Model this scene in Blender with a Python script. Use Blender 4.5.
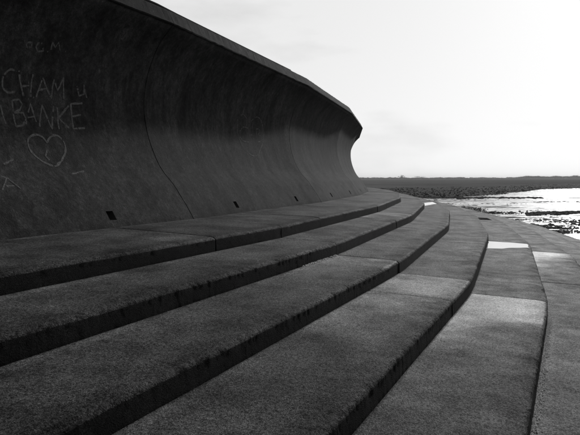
import bpy, bmesh, math, random
from mathutils import Vector, Matrix, noise
random.seed(7)
D2R = math.radians
for o in list(bpy.data.objects):
    bpy.data.objects.remove(o)
SC = bpy.context.scene
COL = SC.collection

# ------------------------------------------------------------------ camera, sky, sun, exposure
CAM_Z = 2.25                      # eye height above the beach
camd = bpy.data.cameras.new('camera'); cam = bpy.data.objects.new('camera', camd); COL.objects.link(cam)
camd.sensor_width = 36; camd.lens = 39.71; camd.clip_start = .05; camd.clip_end = 20000
cam.location = (0, 0, CAM_Z); cam.rotation_euler = (D2R(90 - 3.53), 0, 0)
SC.camera = cam

SUN_AZ, SUN_EL = 63.4, 22.0       # degrees from +x towards +y, and above the horizon
sd = Vector((math.cos(D2R(SUN_AZ)) * math.cos(D2R(SUN_EL)), math.sin(D2R(SUN_AZ)) * math.cos(D2R(SUN_EL)), math.sin(D2R(SUN_EL))))
W = bpy.data.worlds.new('World'); SC.world = W; W.use_nodes = True
nt = W.node_tree; nt.nodes.clear()
def N(tree, typ, **kw):
    n = tree.nodes.new(typ)
    for k, v in kw.items():
        setattr(n, k, v)
    return n
sky = N(nt, 'ShaderNodeTexSky', sky_type='NISHITA', sun_disc=False, sun_elevation=D2R(SUN_EL), sun_rotation=D2R(90 - SUN_AZ),
        altitude=0, air_density=1.4, dust_density=1.0, ozone_density=1.0)
bw = N(nt, 'ShaderNodeRGBToBW')
nt.links.new(sky.outputs[0], bw.inputs[0])
tc = N(nt, 'ShaderNodeTexCoord')
mp = N(nt, 'ShaderNodeMapping'); mp.inputs['Scale'].default_value = (1, 1, 3.2); mp.inputs['Location'].default_value = (2.7, .07, .14)
nt.links.new(tc.outputs['Generated'], mp.inputs[0])
cn = N(nt, 'ShaderNodeTexNoise'); cn.inputs['Scale'].default_value = 2.3; cn.inputs['Detail'].default_value = 7; cn.inputs['Roughness'].default_value = .55
nt.links.new(mp.outputs[0], cn.inputs['Vector'])
cr = N(nt, 'ShaderNodeMapRange'); cr.inputs[1].default_value = .57; cr.inputs[2].default_value = .71; cr.inputs[3].default_value = 1.0; cr.inputs[4].default_value = .84
nt.links.new(cn.outputs[0], cr.inputs[0])
veil = N(nt, 'ShaderNodeMath', operation='ADD'); veil.inputs[1].default_value = 18.0      # thin bright overcast over the whole sky
half = N(nt, 'ShaderNodeMath', operation='MULTIPLY'); half.inputs[1].default_value = .3   # the veil hides most of the clear sky
nt.links.new(bw.outputs[0], half.inputs[0]); nt.links.new(half.outputs[0], veil.inputs[0])
mm = N(nt, 'ShaderNodeMath', operation='MULTIPLY')
nt.links.new(veil.outputs[0], mm.inputs[0]); nt.links.new(cr.outputs[0], mm.inputs[1])
bg = N(nt, 'ShaderNodeBackground'); bg.inputs['Strength'].default_value = .054
wo = N(nt, 'ShaderNodeOutputWorld')
nt.links.new(mm.outputs[0], bg.inputs[0]); nt.links.new(bg.outputs[0], wo.inputs[0])

sl = bpy.data.lights.new('sun', 'SUN'); sl.energy = 3.6; sl.angle = D2R(2.5); sl.color = (1, 1, 1)
so = bpy.data.objects.new('sun', sl); COL.objects.link(so)
so.location = sd * 60; so.rotation_euler = sd.to_track_quat('Z', 'Y').to_euler()

SC.render.engine = 'CYCLES'
SC.view_settings.view_transform = 'Standard'; SC.view_settings.look = 'None'
SC.view_settings.exposure = -0.4; SC.view_settings.gamma = 1.0; SC.view_settings.use_curve_mapping = False

# ------------------------------------------------------------------ helpers
def tag(o, label=None, cat=None, group=None, kind=None):
    if label: o['label'] = label
    if cat: o['category'] = cat
    if group: o['group'] = group
    if kind: o['kind'] = kind
    return o
def empty(name, loc=(0, 0, 0)):
    o = bpy.data.objects.new(name, None); COL.objects.link(o); o.location = loc
    o.empty_display_size = .3
    return o
def link(name, me, parent=None, loc=None):
    o = bpy.data.objects.new(name, me); COL.objects.link(o)
    if loc is not None: o.location = loc
    if parent is not None:
        o.parent = parent
        o.matrix_parent_inverse = Matrix.Translation(-Vector(parent.get('org', (0, 0, 0))))
    return o
def mesh(name, verts, faces, mats, midx=None, smooth=False, attrs=None, org=None):
    me = bpy.data.meshes.new(name)
    if org is not None:
        ox, oy, oz = org
        verts = [(v[0] - ox, v[1] - oy, v[2] - oz) for v in verts]
    me.from_pydata(verts, [], faces)
    for m in (mats if isinstance(mats, (list, tuple)) else [mats]): me.materials.append(m)
    if midx: me.polygons.foreach_set('material_index', midx)
    if smooth is True: me.polygons.foreach_set('use_smooth', [True] * len(me.polygons))
    elif smooth: me.polygons.foreach_set('use_smooth', smooth)
    if attrs:
        for k, vals in attrs.items():
            a = me.attributes.new(k, 'FLOAT', 'POINT'); a.data.foreach_set('value', vals)
    me.update()
    return me
def ns(x, y, z=0.0, s=1.0):
    return noise.noise(Vector((x * s, y * s, z * s)))

# ------------------------------------------------------------------ materials
class M:
    def __init__(s, name):
        s.m = bpy.data.materials.new(name); s.m.use_nodes = True; s.t = s.m.node_tree
        s.b = s.t.nodes['Principled BSDF']; s.out = s.t.nodes['Material Output']
        s.pos = N(s.t, 'ShaderNodeNewGeometry').outputs['Position']
    def l(s, a, b): s.t.links.new(a, b)
    def val(s, inp, v):
        if isinstance(v, (int, float)): inp.default_value = v
        else: s.l(v, inp)
    def vec(s, scale, loc=(0, 0, 0), rot=(0, 0, 0)):
        n = N(s.t, 'ShaderNodeMapping'); n.inputs['Scale'].default_value = scale; n.inputs['Location'].default_value = loc; n.inputs['Rotation'].default_value = rot
        s.l(s.pos, n.inputs[0]); return n.outputs[0]
    def noise(s, scale, detail=4, rough=.55, vec=None, dist=0):
        n = N(s.t, 'ShaderNodeTexNoise'); n.inputs['Scale'].default_value = scale; n.inputs['Detail'].default_value = detail
        n.inputs['Roughness'].default_value = rough; n.inputs['Distortion'].default_value = dist
        s.l(vec if vec is not None else s.pos, n.inputs['Vector']); return n.outputs[0]
    def voro(s, scale, feature='F1', out='Color', vec=None, rnd=1.0):
        n = N(s.t, 'ShaderNodeTexVoronoi', feature=feature); n.inputs['Scale'].default_value = scale
        n.inputs['Randomness'].default_value = rnd
        s.l(vec if vec is not None else s.pos, n.inputs['Vector']); return n.outputs[out]
    def attr(s, name):
        n = N(s.t, 'ShaderNodeAttribute', attribute_name=name); return n.outputs['Fac']
    def rng(s, v, a, b, c=0.0, d=1.0, smooth=False):
        n = N(s.t, 'ShaderNodeMapRange')
        if smooth: n.interpolation_type = 'SMOOTHSTEP'
        s.l(v, n.inputs[0])
        for i, q in zip((1, 2, 3, 4), (a, b, c, d)): n.inputs[i].default_value = q
        return n.outputs[0]
    def math(s, op, a, b=0.0, clamp=False):
        n = N(s.t, 'ShaderNodeMath', operation=op); n.use_clamp = clamp
        s.val(n.inputs[0], a); s.val(n.inputs[1], b); return n.outputs[0]
    def mix(s, f, a, b):
        n = N(s.t, 'ShaderNodeMix', data_type='FLOAT'); s.val(n.inputs[0], f); s.val(n.inputs[2], a); s.val(n.inputs[3], b); return n.outputs[0]
    def bw(s, c):
        n = N(s.t, 'ShaderNodeRGBToBW'); s.l(c, n.inputs[0]); return n.outputs[0]
    def base(s, v):
        if isinstance(v, (int, float)): s.b.inputs['Base Color'].default_value = (v, v, v, 1)
        else:
            n = N(s.t, 'ShaderNodeCombineColor'); [s.l(v, n.inputs[i]) for i in range(3)]
            s.l(n.outputs[0], s.b.inputs['Base Color'])
    def rough(s, v): s.val(s.b.inputs['Roughness'], v)
    def spec(s, v): s.val(s.b.inputs['Specular IOR Level'], v)
    def bump(s, h, dist=.01, strength=1.0):
        n = N(s.t, 'ShaderNodeBump'); n.inputs['Distance'].default_value = dist
        s.val(n.inputs['Strength'], strength)
        s.l(h, n.inputs['Height']); s.l(n.outputs[0], s.b.inputs['Normal'])

def concrete_step(name, riser):
    m = M(name)
    big = m.noise(.55, 5, .6); mid = m.noise(4.0, 5, .6); fine = m.noise(110, 4, .7)
    cell = m.bw(m.voro(135)); cell2 = m.bw(m.voro(75)); pit = m.voro(130, out='Distance')
    v = m.math('ADD', m.rng(big, .32, .68, .007, .030), m.rng(mid, .3, .7, -.006, .006))
    v = m.math('MULTIPLY', v, m.rng(cell, .1, .9, .35, 1.75))
    v = m.math('MULTIPLY', v, m.rng(cell2, .1, .9, .6, 1.45))
    v = m.math('MULTIPLY', v, m.rng(fine, .3, .7, .7, 1.3))
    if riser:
        shade = m.noise(2.2, 6, .65)
        v = m.math('MULTIPLY', v, m.rng(shade, .3, .7, .13, .28))  # riser shade painted in: same concrete, darkened because the sun misses these faces
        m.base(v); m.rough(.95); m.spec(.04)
        h = m.math('ADD', m.math('MULTIPLY', pit, .6), m.math('ADD', fine, m.math('MULTIPLY', m.noise(20, 5, .7), .8)))
        m.bump(h, .008, 1.0)
        return m.m
    # silt lodged in the angle at the foot of the riser behind, and film of water lying towards the low end of a bay
    inner = m.attr('inner'); end = m.attr('bay_end')
    wob = m.noise(7, 5, .65)
    silt = m.rng(m.math('ADD', inner, m.math('MULTIPLY', m.math('SUBTRACT', wob, .5), .16)), .07, .13, 1.0, 0.0)
    film = m.math('SUBTRACT', m.math('ADD', m.rng(end, 0, 5.2, 1.0, -1.0), m.math('MULTIPLY', m.math('SUBTRACT', m.noise(.9, 4, .55), .5), 1.5)), m.rng(inner, .05, .85, 0.0, .55))
    film = m.rng(film, .12, .72, 0.0, 1.0, True)
    oi = N(m.t, 'ShaderNodeObjectInfo').outputs['Random']
    v = m.math('MULTIPLY', v, m.rng(oi, 0, 1, .72, 1.25))
    v = m.math('MULTIPLY', v, m.rng(m.bw(m.voro(115)), .82, .86, 1.0, 2.2))
    blot = m.rng(m.noise(1.7, 6, .62), .36, .64, .55, 1.35)
    nose = m.rng(m.math('ADD', m.attr('outer'), m.math('MULTIPLY', m.math('SUBTRACT', m.noise(9, 6, .7), .5), .30)), .06, .26, .5, 1.0)
    v = m.math('MULTIPLY', m.math('MULTIPLY', v, blot), nose)
    v = m.math('MULTIPLY', v, m.mix(silt, 1.0, 1.7))
    v = m.math('MULTIPLY', v, m.mix(film, 1.0, 2.5))
    m.base(v)
    m.rough(m.mix(film, m.rng(mid, .3, .7, .68, .82), .62)); m.spec(m.math('MULTIPLY', m.mix(film, .092, .088), m.math('MULTIPLY', m.math('MULTIPLY', m.rng(m.math('MULTIPLY', cell, cell2), .02, .5, .3, 2.0), nose), blot)))
    h = m.math('ADD', m.math('MULTIPLY', pit, .8), m.math('ADD', m.math('MULTIPLY', fine, .7), m.math('MULTIPLY', mid, .8)))
    m.bump(h, .0055, m.mix(film, .9, .22))
    return m.m
TREAD = concrete_step('step_concrete', False)
RISER = concrete_step('riser_concrete_shaded', True)

def wall_concrete(name, k=1.0):
    m = M(name)
    big = m.noise(.7, 5, .6); streak = m.noise(1.0, 6, .65, m.vec((2.4, 2.4, .35))); streak2 = m.noise(1.0, 5, .6, m.vec((9, 9, .8)))
    mid = m.noise(6, 6, .65); fine = m.noise(70, 4, .7); pit = m.voro(45, out='Distance')
    v = m.math('ADD', m.rng(big, .3, .7, .012 * k, .023 * k), m.rng(streak, .3, .7, -.009 * k, .009 * k))
    v = m.math('MULTIPLY', v, m.rng(streak2, .3, .7, .85, 1.15))
    v = m.math('MULTIPLY', v, m.rng(mid, .28, .72, .5, 1.55))
    scuff = m.noise(1.0, 6, .75, m.vec((16, 16, 3), rot=(0, .25, 0)))
    v = m.math('MULTIPLY', v, m.rng(scuff, .55, .75, 1.0, 2.3))
    v = m.math('MULTIPLY', v, m.rng(m.noise(18, 5, .7), .3, .7, .5, 1.5))
    v = m.math('MULTIPLY', v, m.rng(fine, .3, .7, .5, 1.55))
    m.base(v); m.rough(m.rng(mid, .3, .7, .85, .97)); m.spec(.05)
    h = m.math('ADD', m.math('MULTIPLY', mid, .5), m.math('ADD', m.math('MULTIPLY', fine, .6), m.math('MULTIPLY', pit, .3)))
    m.bump(h, .010, .8)
    return m.m
WALL = wall_concrete('wall_concrete', 1.0)
COPE = wall_concrete('coping_concrete', .3)
def simple(name, v, r=.8, sp=.3, sc=8, amp=.4, bd=.01):
    m = M(name); n = m.noise(sc, 6, .65)
    m.base(m.math('MULTIPLY', m.rng(n, .25, .75, 1 - amp, 1 + amp), v)); m.rough(r); m.spec(sp); m.bump(n, bd, .8)
    return m.m
DARKJ = simple('joint_filler', .012, .95, .1)
CHALK = simple('chalk', .060, .95, .05, 45, .8, .001)
STEEL = simple('weathered_steel', .03, .95, 0.0, 40)
ROCK = simple('weedy_rock', .03, .8, .15, 5, .7, .05)
SILT = simple('silt_crust', .30, .9, .2, 45, .7, .01)

# ------------------------------------------------------------------ plan of the curved defence: concentric bays, straight between joints
CX, CY = -79.1465, 39.6197
PH0, DEL = D2R(-21.2451), D2R(4.66650)
R0 = 83.276
RE = [84.800, 85.612, 86.457, 87.366, 88.263, 89.125, 90.00, 90.90]      # nosing of each step
H, SLOPE, BAT = .168, .039, .002
FOOT = CAM_Z - .6
ZE = [CAM_Z - .658 - i * (H + SLOPE) for i in range(len(RE))]
CD, SN = math.cos(DEL / 2), math.sin(DEL / 2)
def P(j, s, r, z):
    a = PH0 + (j + .5) * DEL
    c, n = math.cos(a), math.sin(a); ap = r * CD
    return (CX + ap * c - s * n, CY + ap * n + s * c, z)
def PS(j, s, r, z, blend=.7):
    x = abs(s) - (r * SN - blend)                    # the steps ease round each bay joint
    if x > 0: r = r - math.tan(DEL / 2) * x * x / (2 * blend)
    return P(j, s, r, z)
BAYS = range(-4, 9)

# ------------------------------------------------------------------ the sea wall
PROF = [(.12, 0), (.02, .17), (-.1, .34), (-.21, .5), (-.42, .73), (-.565, 1.0), (-.665, 1.3), (-.71, 1.6), (-.695, 1.9), (-.61, 2.22), (-.43, 2.58), (-.19, 2.84)]
def prof_r(z):
    n = len(PROF)
    i = 0
    while i < n - 2 and z > PROF[i + 1][1]: i += 1
    (r0, z0), (r1, z1) = PROF[i], PROF[i + 1]
    def slope(k):
        if k == 0: return (PROF[1][0] - PROF[0][0]) / (PROF[1][1] - PROF[0][1])
        if k == n - 1: return (PROF[-1][0] - PROF[-2][0]) / (PROF[-1][1] - PROF[-2][1])
        return (PROF[k + 1][0] - PROF[k - 1][0]) / (PROF[k + 1][1] - PROF[k - 1][1])
    h = z1 - z0; t = (z - z0) / h; m0, m1 = slope(i) * h, slope(i + 1) * h
    return (2*t**3 - 3*t*t + 1) * r0 + (t**3 - 2*t*t + t) * m0 + (-2*t**3 + 3*t*t) * r1 + (t**3 - t*t) * m1

wall = empty('seawall', P(0, 0, R0, FOOT)); wall['org'] = wall.location
tag(wall, 'tall dark concave concrete sea wall with overhanging lip, curving away at left', 'sea wall')
HOLE_S, HOLE_W, HZ0, HZ1 = 1.65, .064, .085, .195
GAP = .021
def relief(q):
    return .006 * ns(q[0], q[1], q[2], 1.7)
def build_panel(j):
    near = -2 <= j <= 2
    ds = .12 if near else .4
    L = R0 * SN - GAP / 2
    sv = [-L + i * (2 * L) / int(2 * L / ds) for i in range(int(2 * L / ds) + 1)]
    for h in (-HOLE_S, HOLE_S):
        sv = [x for x in sv if abs(x - h) > HOLE_W + .03] + [h - HOLE_W, h + HOLE_W]
    sv.sort()
    zv = [-.12, 0, HZ0, HZ1] + [HZ1 + (2.84 - HZ1) * i / 34 for i in range(1, 35)]
    rows = [(prof_r(max(z, 0)) + (.02 if z < 0 else 0), z) for z in zv]
    nf = len(rows)
    back = [(-.30, 2.86), (-.75, 2.86), (-.95, -.12)]
    prof = rows + back
    verts, faces, midx, sm = [], [], [], []
    for s in sv:
        f = s / L
        for k, (dr, z) in enumerate(prof):
            r = R0 + dr
            lim = r * SN - GAP / 2
            q = P(j, f * lim, r, FOOT + z)
            if 1 < k < nf - 1 and z > .3:
                d = relief(q)
                a = PH0 + (j + .5) * DEL
                q = (q[0] + d * math.cos(a), q[1] + d * math.sin(a), q[2])
            verts.append(q)
    n = len(prof)
    for i in range(len(sv) - 1):
        c = (sv[i] + sv[i + 1]) / 2
        for k in range(n):
            if k == 2 and abs(abs(c) - HOLE_S) < HOLE_W: continue
            k2 = (k + 1) % n
            faces.append((i * n + k, i * n + k2, (i + 1) * n + k2, (i + 1) * n + k)); sm.append(k < nf - 1)
    b = (len(sv) - 1) * n; e = len(verts)
    verts += verts[:n] + verts[b:b + n]
    faces.append(tuple(e + k for k in range(n))); sm.append(False)
    faces.append(tuple(e + n + k for k in reversed(range(n)))); sm.append(False)
    org = P(j, 0, R0, FOOT)
    p = link('wall_panel', mesh('wall_panel', verts, faces, WALL, smooth=sm, org=org), wall, org); p['org'] = p.location
    # coping on the lip
    cp = [(-.178, 2.832), (-.172, 2.852), (-.19, 2.885), (-.272, 3.045), (-.288, 3.06), (-.31, 3.064), (-.74, 3.07), (-.77, 2.85), (-.30, 2.845)]
    cuts = [-1, 1] if j != 0 else [-1, -.835, 1]
    for c0, c1 in zip(cuts[:-1], cuts[1:]):
        nseg = max(2, int(abs(c1 - c0) * L / (.06 if near else .5)))
        vs, fs = [], []
        for i in range(nseg + 1):
            f = c0 + (c1 - c0) * i / nseg
            for k, (dr, z) in enumerate(cp):
                r = R0 + dr; lim = r * SN - .004
                q = P(j, f * lim + (.004 if i == 0 and c0 > -1 else 0) - (.004 if i == nseg and c1 < 1 else 0), r, FOOT + z)
                w = ns(q[0] + k, q[1], q[2], 6) * .006 + ns(q[0], q[1], q[2] + k, 21) * .003 if k in (1, 2, 3, 4, 5) else 0
                a = PH0 + (j + .5) * DEL
                vs.append((q[0] + w * math.cos(a), q[1] + w * math.sin(a), q[2] + w * .6))
        n2 = len(cp)
        for i in range(nseg):
            for k in range(n2):
                k2 = (k + 1) % n2
                fs.append((i * n2 + k, i * n2 + k2, (i + 1) * n2 + k2, (i + 1) * n2 + k))
        fs.append(tuple(range(n2))); fs.append(tuple(nseg * n2 + k for k in reversed(range(n2))))
        co = P(j, (c0 + c1) / 2 * L, R0, FOOT + 2.85)
        link('coping', mesh('coping', vs, fs, COPE, org=co), p, co)
    # weep holes: real tunnels into the wall
    for h in (-HOLE_S, HOLE_S):
        vs = []
        for dep in (0, .35):
            for z in (HZ0, HZ1):
                for e in (-1, 1):
                    vs.append(P(j, h + e * HOLE_W, R0 + prof_r(z) - dep - (.004 if dep == 0 else 0), FOOT + z))
        fs = [(0, 1, 5, 4), (2, 6, 7, 3), (0, 4, 6, 2), (1, 3, 7, 5), (4, 5, 7, 6)]
        co = P(j, h, R0, FOOT + .15)
        link('weep_hole', mesh('weep_hole', vs, fs, DARKJ, org=co), p, co)
    return p
panels = {j: build_panel(j) for j in BAYS}
# filler that closes the panel joints from inside
def ring(name, prof, mat, parent, j0, j1, closed=True):
    vs, fs = [], []
    n = len(prof)
    for j in range(j0, j1 + 1):
        for (r, z) in prof:
            a = PH0 + j * DEL
            vs.append((CX + r * math.cos(a), CY + r * math.sin(a), z))
    for i in range(j1 - j0):
        for k in range(n if closed else n - 1):
            k2 = (k + 1) % n
            fs.append((i * n + k, (i + 1) * n + k, (i + 1) * n + k2, i * n + k2))
    me = mesh(name, vs, fs, mat)
    return link(name, me, parent)
core = [(R0 + prof_r(z) - .045, FOOT + z) for z in [.26 + i * .2 for i in range(13)]] + [(R0 - .7, FOOT + 2.78), (R0 - .9, FOOT + .26)]
ring('joint_filler', core, DARKJ, wall, BAYS[0], BAYS[-1] + 1)

# chalk drawings on two of the panels: strokes 2 mm proud, broken where the chalk has worn off
GA = [[(0.91,1.83),(0.84,1.84),(0.77,1.78),(0.73,1.69),(0.74,1.6),(0.81,1.57),(0.91,1.59)],[(0.97,1.84),(1.03,1.56)],[(1.18,1.85),(1.14,1.56)],[(1.0,1.67),(1.17,1.7)],[(1.23,1.57),(1.34,1.81),(1.46,1.6)],[(1.28,1.66),(1.41,1.69)],[(1.47,1.58),(1.52,1.82),(1.59,1.69),(1.68,1.86),(1.69,1.6)],[(1.92,1.79),(1.97,1.67),(2.06,1.7),(2.05,1.83),(2.11,1.66)],[(0.67,1.42),(0.7,1.21)],[(0.65,1.3),(0.7,1.32)],[(0.85,1.49),(0.84,1.19)],[(0.85,1.49),(0.96,1.51),(1.0,1.46),(0.95,1.39),(0.86,1.35)],[(0.86,1.35),(0.99,1.36),(1.02,1.29),(0.95,1.21),(0.84,1.19)],[(1.0,1.23),(1.13,1.48),(1.17,1.24)],[(1.05,1.31),(1.15,1.33)],[(1.1,1.54),(1.11,1.53)],[(1.18,1.56),(1.19,1.55)],[(1.2,1.2),(1.31,1.48),(1.4,1.2),(1.5,1.49)],[(1.56,1.48),(1.52,1.21)],[(1.77,1.52),(1.55,1.35),(1.7,1.23)],[(1.81,1.55),(1.78,1.23),(2.0,1.25)],[(1.81,1.55),(2.02,1.58)],[(1.8,1.39),(1.97,1.42)],[(1.05,2.18),(1.02,2.15),(1.04,2.12),(1.1,2.13),(1.1,2.18),(1.05,2.18)],[(1.25,2.2),(1.19,2.19),(1.17,2.14),(1.21,2.1),(1.29,2.12),(1.27,2.15)],[(1.35,2.13),(1.36,2.12)],[(1.4,2.15),(1.4,2.24),(1.46,2.19),(1.49,2.26),(1.55,2.17)],[(1.64,2.18),(1.65,2.17)],[(1.25,1.02),(1.21,1.09),(1.11,1.12),(0.99,1.08),(0.93,0.99),(0.94,0.89),(1.05,0.8),(1.2,0.72),(1.37,0.81),(1.52,0.93),(1.55,1.06),(1.47,1.13),(1.34,1.11),(1.25,1.02)],[(1.2,0.93),(1.14,0.86),(1.17,0.81)],[(0.47,0.75),(0.64,0.81)],[(0.22,0.48),(0.39,0.6),(0.47,0.49)],[(0.33,0.62),(0.41,0.59)],[(1.41,0.65),(1.66,0.69)],[(0.31,0.52),(0.41,0.52)]]
GB = [[(0.68,1.65),(0.42,1.65),(0.24,1.55),(0.2,1.43),(0.33,1.36),(0.65,1.35)],[(0.76,1.51),(0.88,1.52)],[(1.13,1.66),(1.17,1.38)],[(1.13,1.66),(1.3,1.68),(1.37,1.61),(1.2,1.54),(1.4,1.52),(1.36,1.41),(1.17,1.38)],[(0.6,1.83),(0.37,1.93),(0.14,1.81),(0.11,1.63),(0.14,1.39),(0.29,1.15),(0.84,1.02),(1.37,1.3),(1.61,1.6),(1.46,1.86),(1.13,1.94),(0.82,1.8)],[(1.54,1.42),(0.9,1.03)]]
def chalk(j, strokes, name, label, width, keep):
    vs, fs = [], []
    for st in strokes:
        if len(st) > 6:                                  # round strokes: smooth the corners (Chaikin)
            for _ in range(2):
                q = [st[0]]
                for (a, b), (c, d) in zip(st[:-1], st[1:]): q += [(a * .75 + c * .25, b * .75 + d * .25), (a * .25 + c * .75, b * .25 + d * .75)]
                st = q + [st[-1]]
        pts = []
        for (s0, z0), (s1, z1) in zip(st[:-1], st[1:]):
            L = math.hypot(s1 - s0, z1 - z0); k = max(1, int(L / .014))
            for i in range(k): pts.append((s0 + (s1 - s0) * i / k, z0 + (z1 - z0) * i / k))
        pts.append(st[-1])
        pts = [(s + .008 * ns(s, z, 1, 9), z + .008 * ns(s, z, 5, 9)) for s, z in pts]
        n = len(pts); b = len(vs); ph = random.uniform(0, 50)
        for i in range(n):
            (sa, za), (sb, zb) = pts[max(i - 1, 0)], pts[min(i + 1, n - 1)]
            L = math.hypot(sb - sa, zb - za) or 1; w = width * (.75 + .5 * ns(i * .22, ph, 0, 1)) / 2
            nx, nz = -(zb - za) / L * w, (sb - sa) / L * w
            for e in (1, -1):
                s, z = pts[i][0] + e * nx, pts[i][1] + e * nz
                vs.append(P(j, s, R0 + prof_r(z) + .003 + relief(P(j, s, R0 + prof_r(z), FOOT + z)), FOOT + z))
        for i in range(n - 1):
            if .5 + .9 * ns(i * .35, ph, 4, 1) < 1 - keep: continue
            fs.append((b + 2 * i, b + 2 * i + 2, b + 2 * i + 3, b + 2 * i + 1))
    co = P(j, strokes[0][0][0], R0, FOOT + strokes[0][0][1])
    o = link(name, mesh(name, vs, fs, CHALK, org=co), panels[j], co); o['label'] = label
for word, size, wd, spans in (('faint chalk capital of the upper word', '', .029, ((0, 1), (1, 4), (4, 6), (6, 7), (7, 8))),
                              ('faint chalk capital of the lower word', '', .029, ((8, 10), (10, 13), (13, 17), (17, 18), (18, 20), (20, 23))),
                              ('small faint chalk initial near the top of the wall', '', .024, ((23, 24), (24, 26), (26, 28)))):
    for a, b in spans: chalk(-1, GA[a:b], 'chalk_letter', word, wd, .9)
chalk(-1, GA[28:30], 'chalk_heart', 'chalk heart below the lettering', .032, .95)
for q in GA[30:]: chalk(-1, [q], 'chalk_scratch', 'stray chalk scratch low on the wall', .022, .9)
for a, b in ((0, 2), (2, 4)): chalk(0, GB[a:b], 'chalk_letter', 'faint chalk initial inside the second heart', .028, .7)
chalk(0, GB[4:], 'chalk_heart', 'second, fainter chalk heart around two initials', .026, .6)

# ------------------------------------------------------------------ the stepped apron
apron = empty('stepped_apron', P(0, 0, RE[3], 0)); apron['org'] = apron.location
tag(apron, 'broad concrete steps curving below the sea wall', kind='structure')
rnd = random.Random(3)
def slab(lev, j, s0, s1, v0, v1):
    """one slab: step `lev`, bay j, from s0 to s1 (None = the bay joint); v0/v1 half joint widths"""
    rin = (R0 + .10 if lev == 0 else RE[lev - 1] + BAT + .003); zin = (FOOT if lev == 0 else ZE[lev - 1] - H)
    rn, zn = RE[lev], ZE[lev]
    amid = PH0 + (j + .5) * DEL
    c = P(j, 0, rn, 0); dist = math.hypot(c[0], c[1])
    near = -3 <= j <= 0; ds = .020 if (j in (-2, -1)) else (.035 if j in (0,) else (.08 if j in (1, 2) else .3))
    if lev == 0 and near: ds = max(ds, .035)
    if j < -2: ds = .2
    w = rn - rin
    us = [0, .02, .06] + [.06 + (w - .16) * i / 8 for i in range(1, 9)]
    prof = [(rin + u, zin + (zn - zin) * (u / w), u, 0) for u in us]
    for q in (0, 14, 28, 42, 56, 70, 84):
        q = D2R(q); prof.append((rn - .05 + .05 * math.sin(q), zn - .003 - .040 * (1 - math.cos(q)), w - .05 + .05 * math.sin(q), 0))
    prof += [(rn + .001, zn - .085, w, 1), (rn + .001, zn - .125, w, 1), (rn + BAT, zn - H - .03, w, 1)]
    nf = len(prof)
    prof += [(rn - .06, zn - .34, w, 1), (rin, zin - .30, 0, 1)]
    n = len(prof)
    vs, fs, mi, sm = [], [], [], []
    ain, aend, aout = [], [], []
    shift = -1.3 if (lev, j) in ((4, -1), (3, -1)) else -.6 if (lev, j) in ((2, -1), (5, 0)) else 0.0 if (lev, j) in ((4, -1), (3, -1), (5, 0), (2, -1), (4, 0), (1, 0)) else rnd.uniform(1.6, 4.5)
    L = rn * SN
    len_ = (s1 if s1 is not None else L) - (s0 if s0 is not None else -L)
    ni = max(3, int(len_ / ds))
    dz = random.uniform(-.004, .004); dr = random.uniform(-.006, .006)
    ca, sa = math.cos(amid), math.sin(amid)
    amp = 1.0 if near else .7
    for i in range(ni + 1):
        t = i / ni
        for k, (r, z, u, ri) in enumerate(prof):
            a = (s0 + v0) if s0 is not None else -(r * SN - v0)
            b = (s1 - v1) if s1 is not None else (r * SN - v1)
            s = a + (b - a) * t
            s += (.004 * ns(r * 9, j + lev * 3.3, i, 1.0) if i in (0, ni) else 0)
            x, y, zz = PS(j, s, r + (dr if k > nf - 9 else 0), z + dz)
            if k < nf:
                endc = min(t, 1 - t) * len_
                e = max(0.0, 1 - endc / .03) if ds < .1 else 0
                nz = .005 * ns(x, y, lev * 3, 1.3) + .002 * ns(x, y, lev, 8) + .0014 * ns(x, y, lev, 33)
                if nf - 10 <= k:
                    g = .35 if k >= nf - 3 else (1.0 if k >= nf - 8 else .5)
                    rr_ = g * amp * (.004 * ns(x, y, zz, 5) + .005 * ns(x, y, zz + 3, 17) + .006 * ns(x, y, zz + 9, 41))
                    chip = max(0, ns(x, y, 11 + lev, 3.1) - .42) * .045 * g * (1 if nf - 9 <= k <= nf - 4 else .3)
                    rr_ -= chip
                    x += rr_ * ca; y += rr_ * sa
                    if k <= nf - 4: nz -= chip * .7 - .5 * rr_
                if k < nf - 3: zz += nz * (.4 if k == 0 else 1) - e * .006
            vs.append((x, y, zz)); ain.append(u); aout.append(w - u); aend.append(L - s + shift)
    for i in range(ni):
        for k in range(n):
            k2 = (k + 1) % n
            fs.append((i * n + k, i * n + k2, (i + 1) * n + k2, (i + 1) * n + k))
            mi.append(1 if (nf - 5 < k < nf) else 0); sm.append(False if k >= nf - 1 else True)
    e = len(vs); vs += vs[:n] + vs[ni * n:ni * n + n]; ain += ain[:n] + ain[ni * n:ni * n + n]; aend += aend[:n] + aend[ni * n:ni * n + n]; aout += aout[:n] + aout[ni * n:ni * n + n]
    fs.append(tuple(e + k for k in range(n))); mi.append(1); sm.append(False)
    fs.append(tuple(e + n + k for k in reversed(range(n)))); mi.append(1); sm.append(False)
    org = P(j, 0, rn, zn - H)
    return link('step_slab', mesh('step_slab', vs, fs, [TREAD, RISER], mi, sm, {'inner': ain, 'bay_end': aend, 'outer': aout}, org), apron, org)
for lev in range(len(RE)):
    for j in BAYS:
        if lev == 0:
            cuts = [None, -1.55, 1.62, None]; gaps = [.006, .011, .013, .006]
        else:
            x = {(4, 0): -2.45, (3, -1): 2.1, (5, -1): 1.2, (2, -1): -.6}.get((lev, j), rnd.uniform(-1.6, 1.6))
            cuts = [None, x, None]; gaps = [rnd.choice((.003, .005, .007)), .0025, rnd.choice((.003, .005))]
            if j == -1 and lev in (1, 2, 4, 5): cuts, gaps = [None, None], [.005, .004]     # these bays were cast in one piece
        for a, b, g0, g1 in zip(cuts[:-1], cuts[1:], gaps[:-1], gaps[1:]):
            slab(lev, j, a, b, g0, g1)
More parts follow.
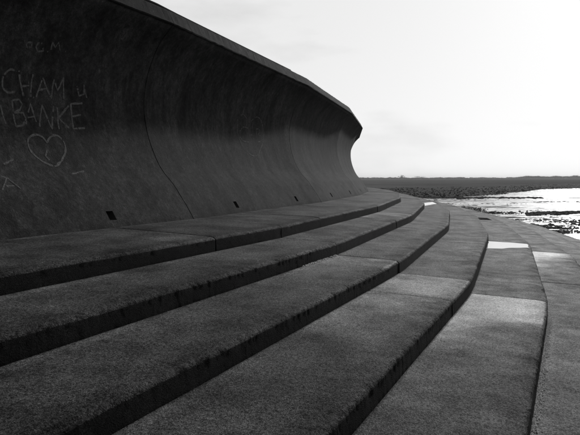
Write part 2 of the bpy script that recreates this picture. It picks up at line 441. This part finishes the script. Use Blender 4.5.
# bed under the slabs so the joints close in the dark
bed = [(R0 - .6, FOOT - .25)] + [q for r, z in zip(RE, ZE) for q in ((r - .1, z - .09), (r - .1, z - .30))] + [(RE[-1] + .0, -.6), (R0 - .6, -.6)]
ring('slab_bed', bed, DARKJ, apron, BAYS[0], BAYS[-1] + 1)

# ------------------------------------------------------------------ water and crust on the steps
def sheet_on_step(name, lev, pts, mat, lift, res=.05):
    """thin sheet following tread `lev`; pts = (bay, s, fraction across the tread)"""
    vs = []
    rin = RE[lev - 1] + BAT; zin = ZE[lev - 1] - H
    for j, s, u in pts:
        r = rin + (RE[lev] - rin) * u
        vs.append(PS(j, s, r, zin + (ZE[lev] - zin) * u + lift))
    return vs
mw = M('shallow_water'); mw.base(.55); mw.rough(.03); mw.spec(1.0); mw.b.inputs['IOR'].default_value = 1.5  # pale base colour stands in for part of the sky's reflection
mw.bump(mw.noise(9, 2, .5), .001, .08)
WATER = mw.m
def puddle(name, lev, j, s0, s1, u0, u1, label, seed, shape='bar'):
    n = 56; pts = []
    for i in range(n):
        a = 2 * math.pi * i / n
        ex = 2 / (7 if shape == 'bar' else 2.2)
        c, q = math.cos(a), math.sin(a)
        x = math.copysign(abs(c) ** ex, c); y = math.copysign(abs(q) ** ex, q)
        w = 1 + .07 * ns(c * 2 + seed, q * 2, seed, 1.0)
        pts.append((j, (s0 + s1) / 2 + (s1 - s0) / 2 * x * w + (.10 * y if shape == 'bar' else .25 * x * y), (u0 + u1) / 2 + (u1 - u0) / 2 * y * min(w, 1.02)))
    top = sheet_on_step(name, lev, pts, WATER, .009); bot = [(x, y, z - .012) for x, y, z in top]
    vs = top + bot; fs = [tuple(range(n))] + [(i, n + i, n + (i + 1) % n, (i + 1) % n) for i in range(n)]
    org = top[0]
    o = link(name, mesh(name, vs, fs, WATER, org=org), None, org)
    o['label'] = label; o['kind'] = 'structure'
    return o
def outline(pts, n=10, wob=.03, seed=0):
    out = []
    for (s0, u0), (s1, u1) in zip(pts, pts[1:] + pts[:1]):
        for i in range(n):
            t = i / n; s, u = s0 + (s1 - s0) * t, u0 + (u1 - u0) * t
            out.append((s + wob * 2.5 * ns(s, u, seed, 3.1), min(.992, max(.0, u + wob * .6 * ns(s, u, seed + 4, 3.3)))))
    return out
def water_on_step(name, lev, j, pts, label, seed, mat=None, lift=.010, kind='structure', wob=.03):
    pts = outline(pts, 10, wob, seed); n = len(pts)
    top = sheet_on_step(name, lev, [(j, s, u) for s, u in pts], WATER, lift)
    vs = top + [(x, y, z - .014) for x, y, z in top]
    fs = [tuple(range(n))] + [(i, n + i, n + (i + 1) % n, (i + 1) % n) for i in range(n)]
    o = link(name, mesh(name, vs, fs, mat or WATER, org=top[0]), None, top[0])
    tag(o, label, kind=kind)
    return o
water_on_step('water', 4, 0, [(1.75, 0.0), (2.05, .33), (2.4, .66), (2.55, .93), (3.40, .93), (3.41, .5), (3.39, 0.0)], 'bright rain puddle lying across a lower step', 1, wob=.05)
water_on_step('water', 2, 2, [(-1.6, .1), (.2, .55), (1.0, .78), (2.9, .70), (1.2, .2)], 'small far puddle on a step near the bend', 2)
# drain cover, a dark slotted grille let into a lower step further on
dr = empty('drain_grate', P(2, -2.1, RE[4] - .5, ZE[4])); dr['org'] = dr.location
tag(dr, 'small dark metal drain grille set in a step beyond the puddle', 'drain')
def box_on(lev, j, s0, s1, u0, u1, h0, h1):
    c = sheet_on_step('', lev, [(j, s0, u0), (j, s1, u0), (j, s1, u1), (j, s0, u1)], None, 0)
    vs = [(x, y, z + h0) for x, y, z in c] + [(x, y, z + h1) for x, y, z in c]
    return vs, [(3, 2, 1, 0), (4, 5, 6, 7), (0, 1, 5, 4), (1, 2, 6, 5), (2, 3, 7, 6), (3, 0, 4, 7)]
v_, f_ = box_on(4, 2, -2.75, -1.65, .20, .66, -.02, .010)
link('frame', mesh('frame', v_, f_, DARKJ, org=v_[0]), dr, v_[0])
for i in range(7):
    a = .24 + i * .058
    v_, f_ = box_on(4, 2, -2.70, -1.70, a, a + .03, .0, .018)
    link('bar', mesh('bar', v_, f_, STEEL, org=v_[0]), dr, v_[0])
# crumbs of shell and lime crust along the foot of some risers
def crumbs(lev, j, s0, s1, n, umax, rmin, rmax, label):
    vs, fs = [], []
    rg = random.Random(lev * 7 + n)
    for i in range(n):
        s = rg.uniform(s0, s1); u = abs(rg.gauss(0, umax / 2)); e = rg.uniform(rmin, rmax)
        x, y, z = sheet_on_step('', lev, [(j, s, u)], None, 0)[0]
        b = len(vs)
        for k in range(4):
            a = k * 1.57 + rg.uniform(-.4, .4); vs.append((x + e * math.cos(a) * rg.uniform(.6, 1.4), y + e * math.sin(a), z + .004))
        vs.append((x, y, z + .006 + e * rg.uniform(.4, .9)))
        fs += [(b + k, b + (k + 1) % 4, b + 4) for k in range(4)]
    o = link('shell_crumbs', mesh('shell_crumbs', vs, fs, SILT), None); tag(o, label, kind='stuff')
crumbs(2, -1, 2.2, 3.42, 130, .05, .006, .016, 'pale shell crumbs along the foot of the second riser')
crumbs(5, -1, -3.4, 3.4, 3200, .05, .003, .011, 'pale lime crust along the foot of the lowest near riser')
crumbs(5, -2, -3.4, 3.4, 3200, .05, .003, .011, 'pale lime crust along a low riser beside the camera')


# ------------------------------------------------------------------ rail along the wall top
rail = empty('handrail', P(-1, 0, R0 - .36, FOOT + 3.07)); rail['org'] = rail.location
tag(rail, 'thin dark low rail running along the top of the sea wall', 'handrail')
def tube(path, rad, seg=8):
    vs, fs = [], []
    for i, p in enumerate(path):
        d = (Vector(path[min(i + 1, len(path) - 1)]) - Vector(path[max(i - 1, 0)])).normalized()
        u = d.cross(Vector((0, 0, 1)))
        u = u.normalized() if u.length > .01 else Vector((1, 0, 0)); v = u.cross(d)
        for k in range(seg):
            a = 2 * math.pi * k / seg
            vs.append(tuple(Vector(p) + (u * math.cos(a) + v * math.sin(a)) * rad))
    for i in range(len(path) - 1):
        for k in range(seg):
            k2 = (k + 1) % seg
            fs.append((i * seg + k, i * seg + k2, (i + 1) * seg + k2, (i + 1) * seg + k))
    fs.append(tuple(reversed(range(seg)))); fs.append(tuple((len(path) - 1) * seg + k for k in range(seg)))
    return vs, fs
RAILZ = {(-1, 0): 3.135, (-1, 3.2): 3.10}
path = [P(j, s, R0 - .345, FOOT + RAILZ.get((j, s), 3.145)) for j in (-3, -2, -1) for s in (-3.2, 0, 3.2)] + [P(0, s, R0 - .345, FOOT + 3.086) for s in (-3.0, 0, 2.35)]
v_, f_ = tube(path, .02)
org = path[0]
link('rail_bar', mesh('rail_bar', v_, f_, STEEL, smooth=True, org=org), rail, org)
for j in (-3, -2, -1, 0):
    for s in (-2.4, -.8, .8, 2.3):
        v_, f_ = tube([P(j, s, R0 - .345, FOOT + 3.05), P(j, s, R0 - .345, FOOT + (3.083 if j == 0 else 3.10))], .016, 6)
        org = v_[0]; link('bracket', mesh('bracket', v_, f_, STEEL, org=org), rail, org)
# ------------------------------------------------------------------ land behind the wall
PROM = simple('promenade_tarmac', .06, .9, .3, 6)
ring('promenade', [(R0 - .96, FOOT + 1.95), (R0 - 30, FOOT + 1.95)], PROM, None, BAYS[0], BAYS[-1] + 1, closed=False)['kind'] = 'structure'

# ------------------------------------------------------------------ the shore
def polar_grid(name, mat, fn, a0, a1, na, ds, smooth=True):
    vs, fs = [], []
    for d in ds:
        for i in range(na + 1):
            a = a0 + (a1 - a0) * i / na
            x, y = d * math.cos(a), d * math.sin(a)
            vs.append((x, y, fn(x, y, d, a)))
    w = na + 1
    for q in range(len(ds) - 1):
        for i in range(na):
            b = q * w + i
            fs.append((b, b + 1, b + w + 1, b + w))
    o = link(name, mesh(name, vs, fs, mat, smooth=smooth)); o['kind'] = 'structure'
    return o
def sstep(a, b, x):
    t = min(1, max(0, (x - a) / (b - a))); return t * t * (3 - 2 * t)
# ground: the tidal flat, wet sand that shines towards the sun, one sheet out to the horizon
g = M('wet_sand')
pat = g.noise(1.0, 6, .6, g.vec((.05, .16, .05), (3, 1, 0))); rip = g.noise(1.0, 4, .6, g.vec((.9, 3.0, 1))); spk = g.noise(2.2, 5, .7)
wet = g.rng(pat, .38, .56)
mud = g.rng(g.noise(1.0, 7, .68, g.vec((.10, .42, .1), (9, 4, 0))), .47, .60)
mud2 = g.rng(g.noise(1.0, 7, .72, g.vec((.55, 1.9, .5), (2, 7, 0))), .48, .55)
mud = g.math('MAXIMUM', mud, mud2)
g.base(g.math('MULTIPLY', g.mix(mud, g.mix(wet, .16, .24), .05), g.rng(spk, .3, .7, .7, 1.25)))
g.rough(g.mix(mud, g.mix(wet, .085, .045), .6)); g.spec(g.mix(mud, .5, 0.0))
g.bump(g.math('ADD', rip, g.math('MULTIPLY', spk, .4)), .008, g.mix(wet, .2, .05))
WETSAND = g.m
ds = [1, 4, 8, 12] + [12 + 1.2 * i for i in range(1, 60)] + [84 * 1.07 ** i for i in range(1, 30)] + [900, 1500, 2600, 4000]
def z_ground(x, y, d, a):
    z = .05 * ns(x, y, 2, .15) + .03 * ns(x, y, 7, .6)
    return z * (1 if d < 300 else 0) - (.0 if d < 500 else .0) - .02 - .25 * sstep(200, 500, d)
polar_grid('ground', WETSAND, z_ground, D2R(-180), D2R(180), 360, ds)

# saltmarsh: a low plateau behind a dark weedy scarp, reaching to the skyline
FRONT = [(-40, 70), (0, 72), (5, 73), (9, 75), (14, 78), (16, 84), (18, 92), (20, 112), (21.5, 140), (25, 158), (30, 175), (45, 190), (90, 200)]
def front(a):
    b = 90 - math.degrees(a)
    for (b0, d0), (b1, d1) in zip(FRONT[:-1], FRONT[1:]):
        if b0 <= b <= b1: return d0 + (d1 - d0) * (b - b0) / (b1 - b0)
    return FRONT[0][1] if b < FRONT[0][0] else FRONT[-1][1]
mk = M('saltmarsh_turf')
n1 = mk.noise(.05, 6, .65); n2 = mk.noise(1.0, 5, .65, mk.vec((.03, .25, 1)))
mk.base(mk.math('MULTIPLY', mk.rng(n1, .3, .7, .055, .09), mk.rng(n2, .3, .7, .7, 1.3))); mk.rough(.95); mk.spec(0.0); mk.bump(mk.noise(1.5, 6, .7), .3, .5)
wk = simple('weedy_mud', .009, .95, .03, .8, .8, .25)
def z_marsh(x, y, d, a):
    f0 = front(a) + 5 * ns(x, y, 3, .08) + 2.5 * ns(x, y, 9, .3)
    t = (d - f0)
    z = -.25 + .95 * sstep(-1, 3, t) * .4 + .95 * sstep(2, 22, t) * .66
    z += (.10 * ns(x, y, 1, .35) + .07 * ns(x, y, 4, .9)) * sstep(-1, 3, t) * (1 - .7 * sstep(18, 40, t))
    z += .10 * ns(x, y, 8, .05) * sstep(20, 60, t) * (1 if d < 1500 else 0)
    return z
dm = [64 + 1.1 * i for i in range(110)] + [186 * 1.06 ** i for i in range(1, 40)] + [2300, 3000, 3900]
ang0, ang1 = D2R(90 - 75), D2R(90 + 40)
vs, fs, mi = [], [], []
na = 620
for d in dm:
    for i in range(na + 1):
        a = ang0 + (ang1 - ang0) * i / na
        x, y = d * math.cos(a), d * math.sin(a); vs.append((x, y, z_marsh(x, y, d, a)))
for q in range(len(dm) - 1):
    for i in range(na):
        b = q * (na + 1) + i
        zs = [vs[k][2] for k in (b, b + 1, b + na + 2, b + na + 1)]
        if max(zs) < -.2: continue
        fs.append((b, b + 1, b + na + 2, b + na + 1))
        a = ang0 + (ang1 - ang0) * i / na
        mi.append(0 if dm[q] - front(a) > 24 + 6 * ns(vs[b][0], vs[b][1], 5, .1) else 1)
o = link('terrain', mesh('terrain', vs, fs, [mk.m, wk], mi, True)); o['kind'] = 'structure'

# rough growth on the scarp and its foot: weed hummocks, too many to count
def rock_mesh(seed, sub=2, flat=.6, rough=.35):
    bm = bmesh.new(); bmesh.ops.create_icosphere(bm, subdivisions=sub, radius=1)
    for v in bm.verts:
        p = v.co
        k = 1 + rough * ns(p.x + seed * 7.3, p.y, p.z, 1.2) + rough * .5 * ns(p.x, p.y + seed * 3.1, p.z, 2.9)
        v.co = Vector((p.x * k, p.y * k, p.z * k * flat))
    me = bpy.data.meshes.new('rock'); bm.to_mesh(me); bm.free()
    return me
rg = random.Random(11)
def hummocks(name, label, mat, count, pick, smin, smax, flat):
    base = [rock_mesh(i + 40, 1, flat, .5) for i in range(5)]
    data = [([tuple(v.co) for v in b.vertices], [tuple(p.vertices) for p in b.polygons]) for b in base]
    vs, fs = [], []
    for i in range(count):
        q = pick()
        if q is None: continue
        x, y, z = q; e = rg.uniform(smin, smax) ; c, s = math.cos(i), math.sin(i); V, F = data[i % 5]; b = len(vs)
        ey = rg.uniform(.6, 1.6)
        for (px, py, pz) in V:
            px *= e * ey; py *= e; vs.append((x + px * c - py * s, y + px * s + py * c, z + pz * e))
        fs += [tuple(b + k for k in f) for f in F]
    for b in base: bpy.data.meshes.remove(b)
    o = link(name, mesh(name, vs, fs, mat)); tag(o, label, kind='stuff'); return o
def scarp_pick():
    b = rg.uniform(2, 36); a = D2R(90 - b); d = front(a) + rg.triangular(-3, 26, 2)
    x, y = d * math.cos(a), d * math.sin(a); return (x, y, max(0, z_marsh(x, y, d, a)) )
hummocks('weed', 'dark weed hummocks on the marsh edge', wk, 4500, scarp_pick, .04, .14, .5)
def spit_pick():
    b = rg.uniform(11.5, 21.5); a = D2R(90 - b); d = 74 + .35 * (b - 11) + rg.gauss(0, 1.1)
    return (d * math.cos(a), d * math.sin(a), .0)
hummocks('weed', 'low dark weed spit across the wet sand', wk, 700, spit_pick, .08, .26, .35)
def flat_pick():
    b = rg.uniform(10, 27); a = D2R(90 - b); d = rg.uniform(36, 70)
    x, y = d * math.cos(a), d * math.sin(a)
    if ns(x, y * 2.2, 3, .12) < .22: return None
    return (x, y, -.03)
hummocks('weed', 'scattered weed clumps on the wet sand', wk, 1800, flat_pick, .05, .20, .3)

# rocks tumbled along the toe of the steps: each one its own thing
RM = [rock_mesh(i, 2, .62, .42) for i in range(7)]
for m_ in RM:
    m_.name = 'rock'; m_.materials.append(ROCK)
    m_.polygons.foreach_set('use_smooth', [False] * len(m_.polygons))
TOE = RE[-1] + .1
def toe_point(j, s, off):
    return P(j, s, TOE + off, 0)
ROCKLBL = 'dark weed covered rock among the tumbled rocks at the toe of the steps'
rk = 0; spots = []
tries = 0
while rk < 290 and tries < 20000:
    tries += 1
    j = rg.choice([0, 1, 1, 2, 2, 2, 3, 3, 3, 4, 4, 5, 6]); s = rg.uniform(-3.4, 3.4)
    off = abs(rg.gauss(.7, 1.6)) + .2
    x, y, _ = toe_point(j, s, off)
    cl = ns(x, y, 5, .22) + .25 * ns(x, y, 2, .8)
    if cl < .02 + .05 * off: continue
    e = rg.uniform(.045, .105) * (1.6 if rg.random() < .15 else 1)
    if any((x - a) ** 2 + (y - b) ** 2 < (.75 * (e + c)) ** 2 for a, b, c in spots): continue
    spots.append((x, y, e))
    o = bpy.data.objects.new('rock', RM[rk % 7]); COL.objects.link(o)
    o.location = (x, y, -.02 + e * .22); o.scale = (e * rg.uniform(.9, 1.6), e * rg.uniform(.8, 1.2), e * rg.uniform(.7, 1.1)); o.rotation_euler = (rg.uniform(-.3, .3), rg.uniform(-.3, .3), rg.uniform(0, 6.3))
    tag(o, ROCKLBL, 'rock', 'rocks at the toe of the steps'); rk += 1
def peb_pick():
    j = rg.choice(range(-1, 7)); s = rg.uniform(-3.4, 3.4); off = abs(rg.gauss(0, 2.4))
    x, y, _ = toe_point(j, s, off)
    if ns(x, y, 5, .22) < -.05: return None
    return (x, y, -.01)
hummocks('shingle', 'small dark stones strewn along the toe of the steps', ROCK, 5200, peb_pick, .018, .06, .6)
# a low dark ledge further right
def ledge_pick():
    b = rg.uniform(20.5, 25.5); a = D2R(90 - b); d = 44 + .8 * (b - 22) + rg.gauss(0, .8)
    return (d * math.cos(a), d * math.sin(a), -.02)
hummocks('weed', 'dark weedy ledge standing in the bright wet sand', wk, 700, ledge_pick, .06, .24, .4)

# ------------------------------------------------------------------ far trees on the skyline
LEAF = simple('far_foliage', .05, .9, .1, .5)
BARK = simple('bark', .05, .9, .1, 3)
def tree(name, x, y, z, h, w, n, seed, label=None, cat=None, group=None, kind=None):
    q = random.Random(seed)
    root = empty(name, (x, y, z)); root['org'] = root.location
    tv, tf = tube([(x, y, z - .3), (x + .1, y, z + h * .3), (x - .15, y, z + h * .62)], h * .028, 6)
    link('trunk', mesh('trunk', tv, tf, BARK, org=(x, y, z)), root, (x, y, z))
    vs, fs = [], []
    cl = [(q.gauss(0, .33), q.gauss(0, .33), q.uniform(.32, .92)) for _ in range(11)]
    for i in range(n):
        cx_, cy_, cz_ = q.choice(cl)
        px = x + w * (cx_ + q.gauss(0, .16)); py = y + w * (cy_ + q.gauss(0, .16)); pz = z + h * (cz_ + q.gauss(0, .07))
        e = q.uniform(.25, .6) * h / 8; b = len(vs)
        d1 = Vector((q.gauss(0, 1), q.gauss(0, 1), q.gauss(0, 1))).normalized() * e; d2 = Vector((q.gauss(0, 1), q.gauss(0, 1), q.gauss(0, 1))).normalized() * e
        c = Vector((px, py, pz))
        for v in (c - d1, c + d2, c + d1, c - d2): vs.append(tuple(v))
        fs.append((b, b + 1, b + 2, b + 3))
    link('crown', mesh('crown', vs, fs, LEAF, org=(x, y, z)), root, (x, y, z))
    tag(root, label, cat, group, kind)
DT = 1300
def far_xy(px, d=DT): return ((px - 290) / 640 * d, d)
x, y = far_xy(401.5); tree('tree', x, y, .7, 7.6, 8.5, 420, 1, 'rounded lone tree on the skyline, nearer the sea wall', 'tree')
x, y = far_xy(419); tree('tree', x, y, .7, 6.2, 12, 420, 2, 'broad low lone tree on the skyline, farther from the sea wall', 'tree')
def treeline(px0, px1, hmin, hmax, d, seed, label, dens):
    q = random.Random(seed); vs, fs = [], []
    n = int((px1 - px0) * dens)
    for i in range(n):
        px = q.uniform(px0, px1); x, y = far_xy(px, d); y += q.uniform(-15, 15)
        edge = min(1, (px - px0) / 10, (px1 - px) / 10)
        hh = (hmin + (hmax - hmin) * (.5 + .9 * ns(px, seed, 0, .16) + .5 * ns(px, seed, 3, .7))) * max(.25, edge)
        z = .5 + max(0, hh) * q.random() ** .8
        e = q.uniform(.5, 1.5); b = len(vs)
        d1 = Vector((q.gauss(0, 1), q.gauss(0, 1), q.gauss(0, .7))).normalized() * e; d2 = Vector((q.gauss(0, 1), q.gauss(0, 1), q.gauss(0, .7))).normalized() * e
        c = Vector((x, y, z))
        for v in (c - d1, c + d2, c + d1, c - d2): vs.append(tuple(v))
        fs.append((b, b + 1, b + 2, b + 3))
    o = link('far_woodland', mesh('far_woodland', vs, fs, LEAF)); tag(o, label, kind='stuff')
treeline(330, 470, 1.0, 3.2, DT + 100, 1, 'low far hedge line on the skyline', 60)
treeline(440, 525, 1.0, 3.4, DT + 250, 2, 'thin far scrub on the skyline', 60)
treeline(512, 700, 4.2, 7.5, DT + 300, 3, 'longer far wood on the skyline at right', 110)
# ------------------------------------------------------------------ air: thin sea haze over the whole place
hv = [(x, y, z) for z in (-1.6, 14.0) for x, y in ((-4100, -4100), (4100, -4100), (4100, 4100), (-4100, 4100))]
hz = link('haze', mesh('haze', hv, [(3, 2, 1, 0), (4, 5, 6, 7), (0, 1, 5, 4), (1, 2, 6, 5), (2, 3, 7, 6), (3, 0, 4, 7)], []))
hm = bpy.data.materials.new('sea_haze'); hm.use_nodes = True; hm.node_tree.nodes.clear()
pv = hm.node_tree.nodes.new('ShaderNodeVolumePrincipled'); pv.inputs['Color'].default_value = (.95, .95, .95, 1); pv.inputs['Density'].default_value = .00016
ho = hm.node_tree.nodes.new('ShaderNodeOutputMaterial'); hm.node_tree.links.new(pv.outputs[0], ho.inputs['Volume'])
hz.data.materials.append(hm); tag(hz, 'thin pale sea haze over the shore', kind='stuff')
for o in list(bpy.data.objects):
    if 'org' in o: del o['org']
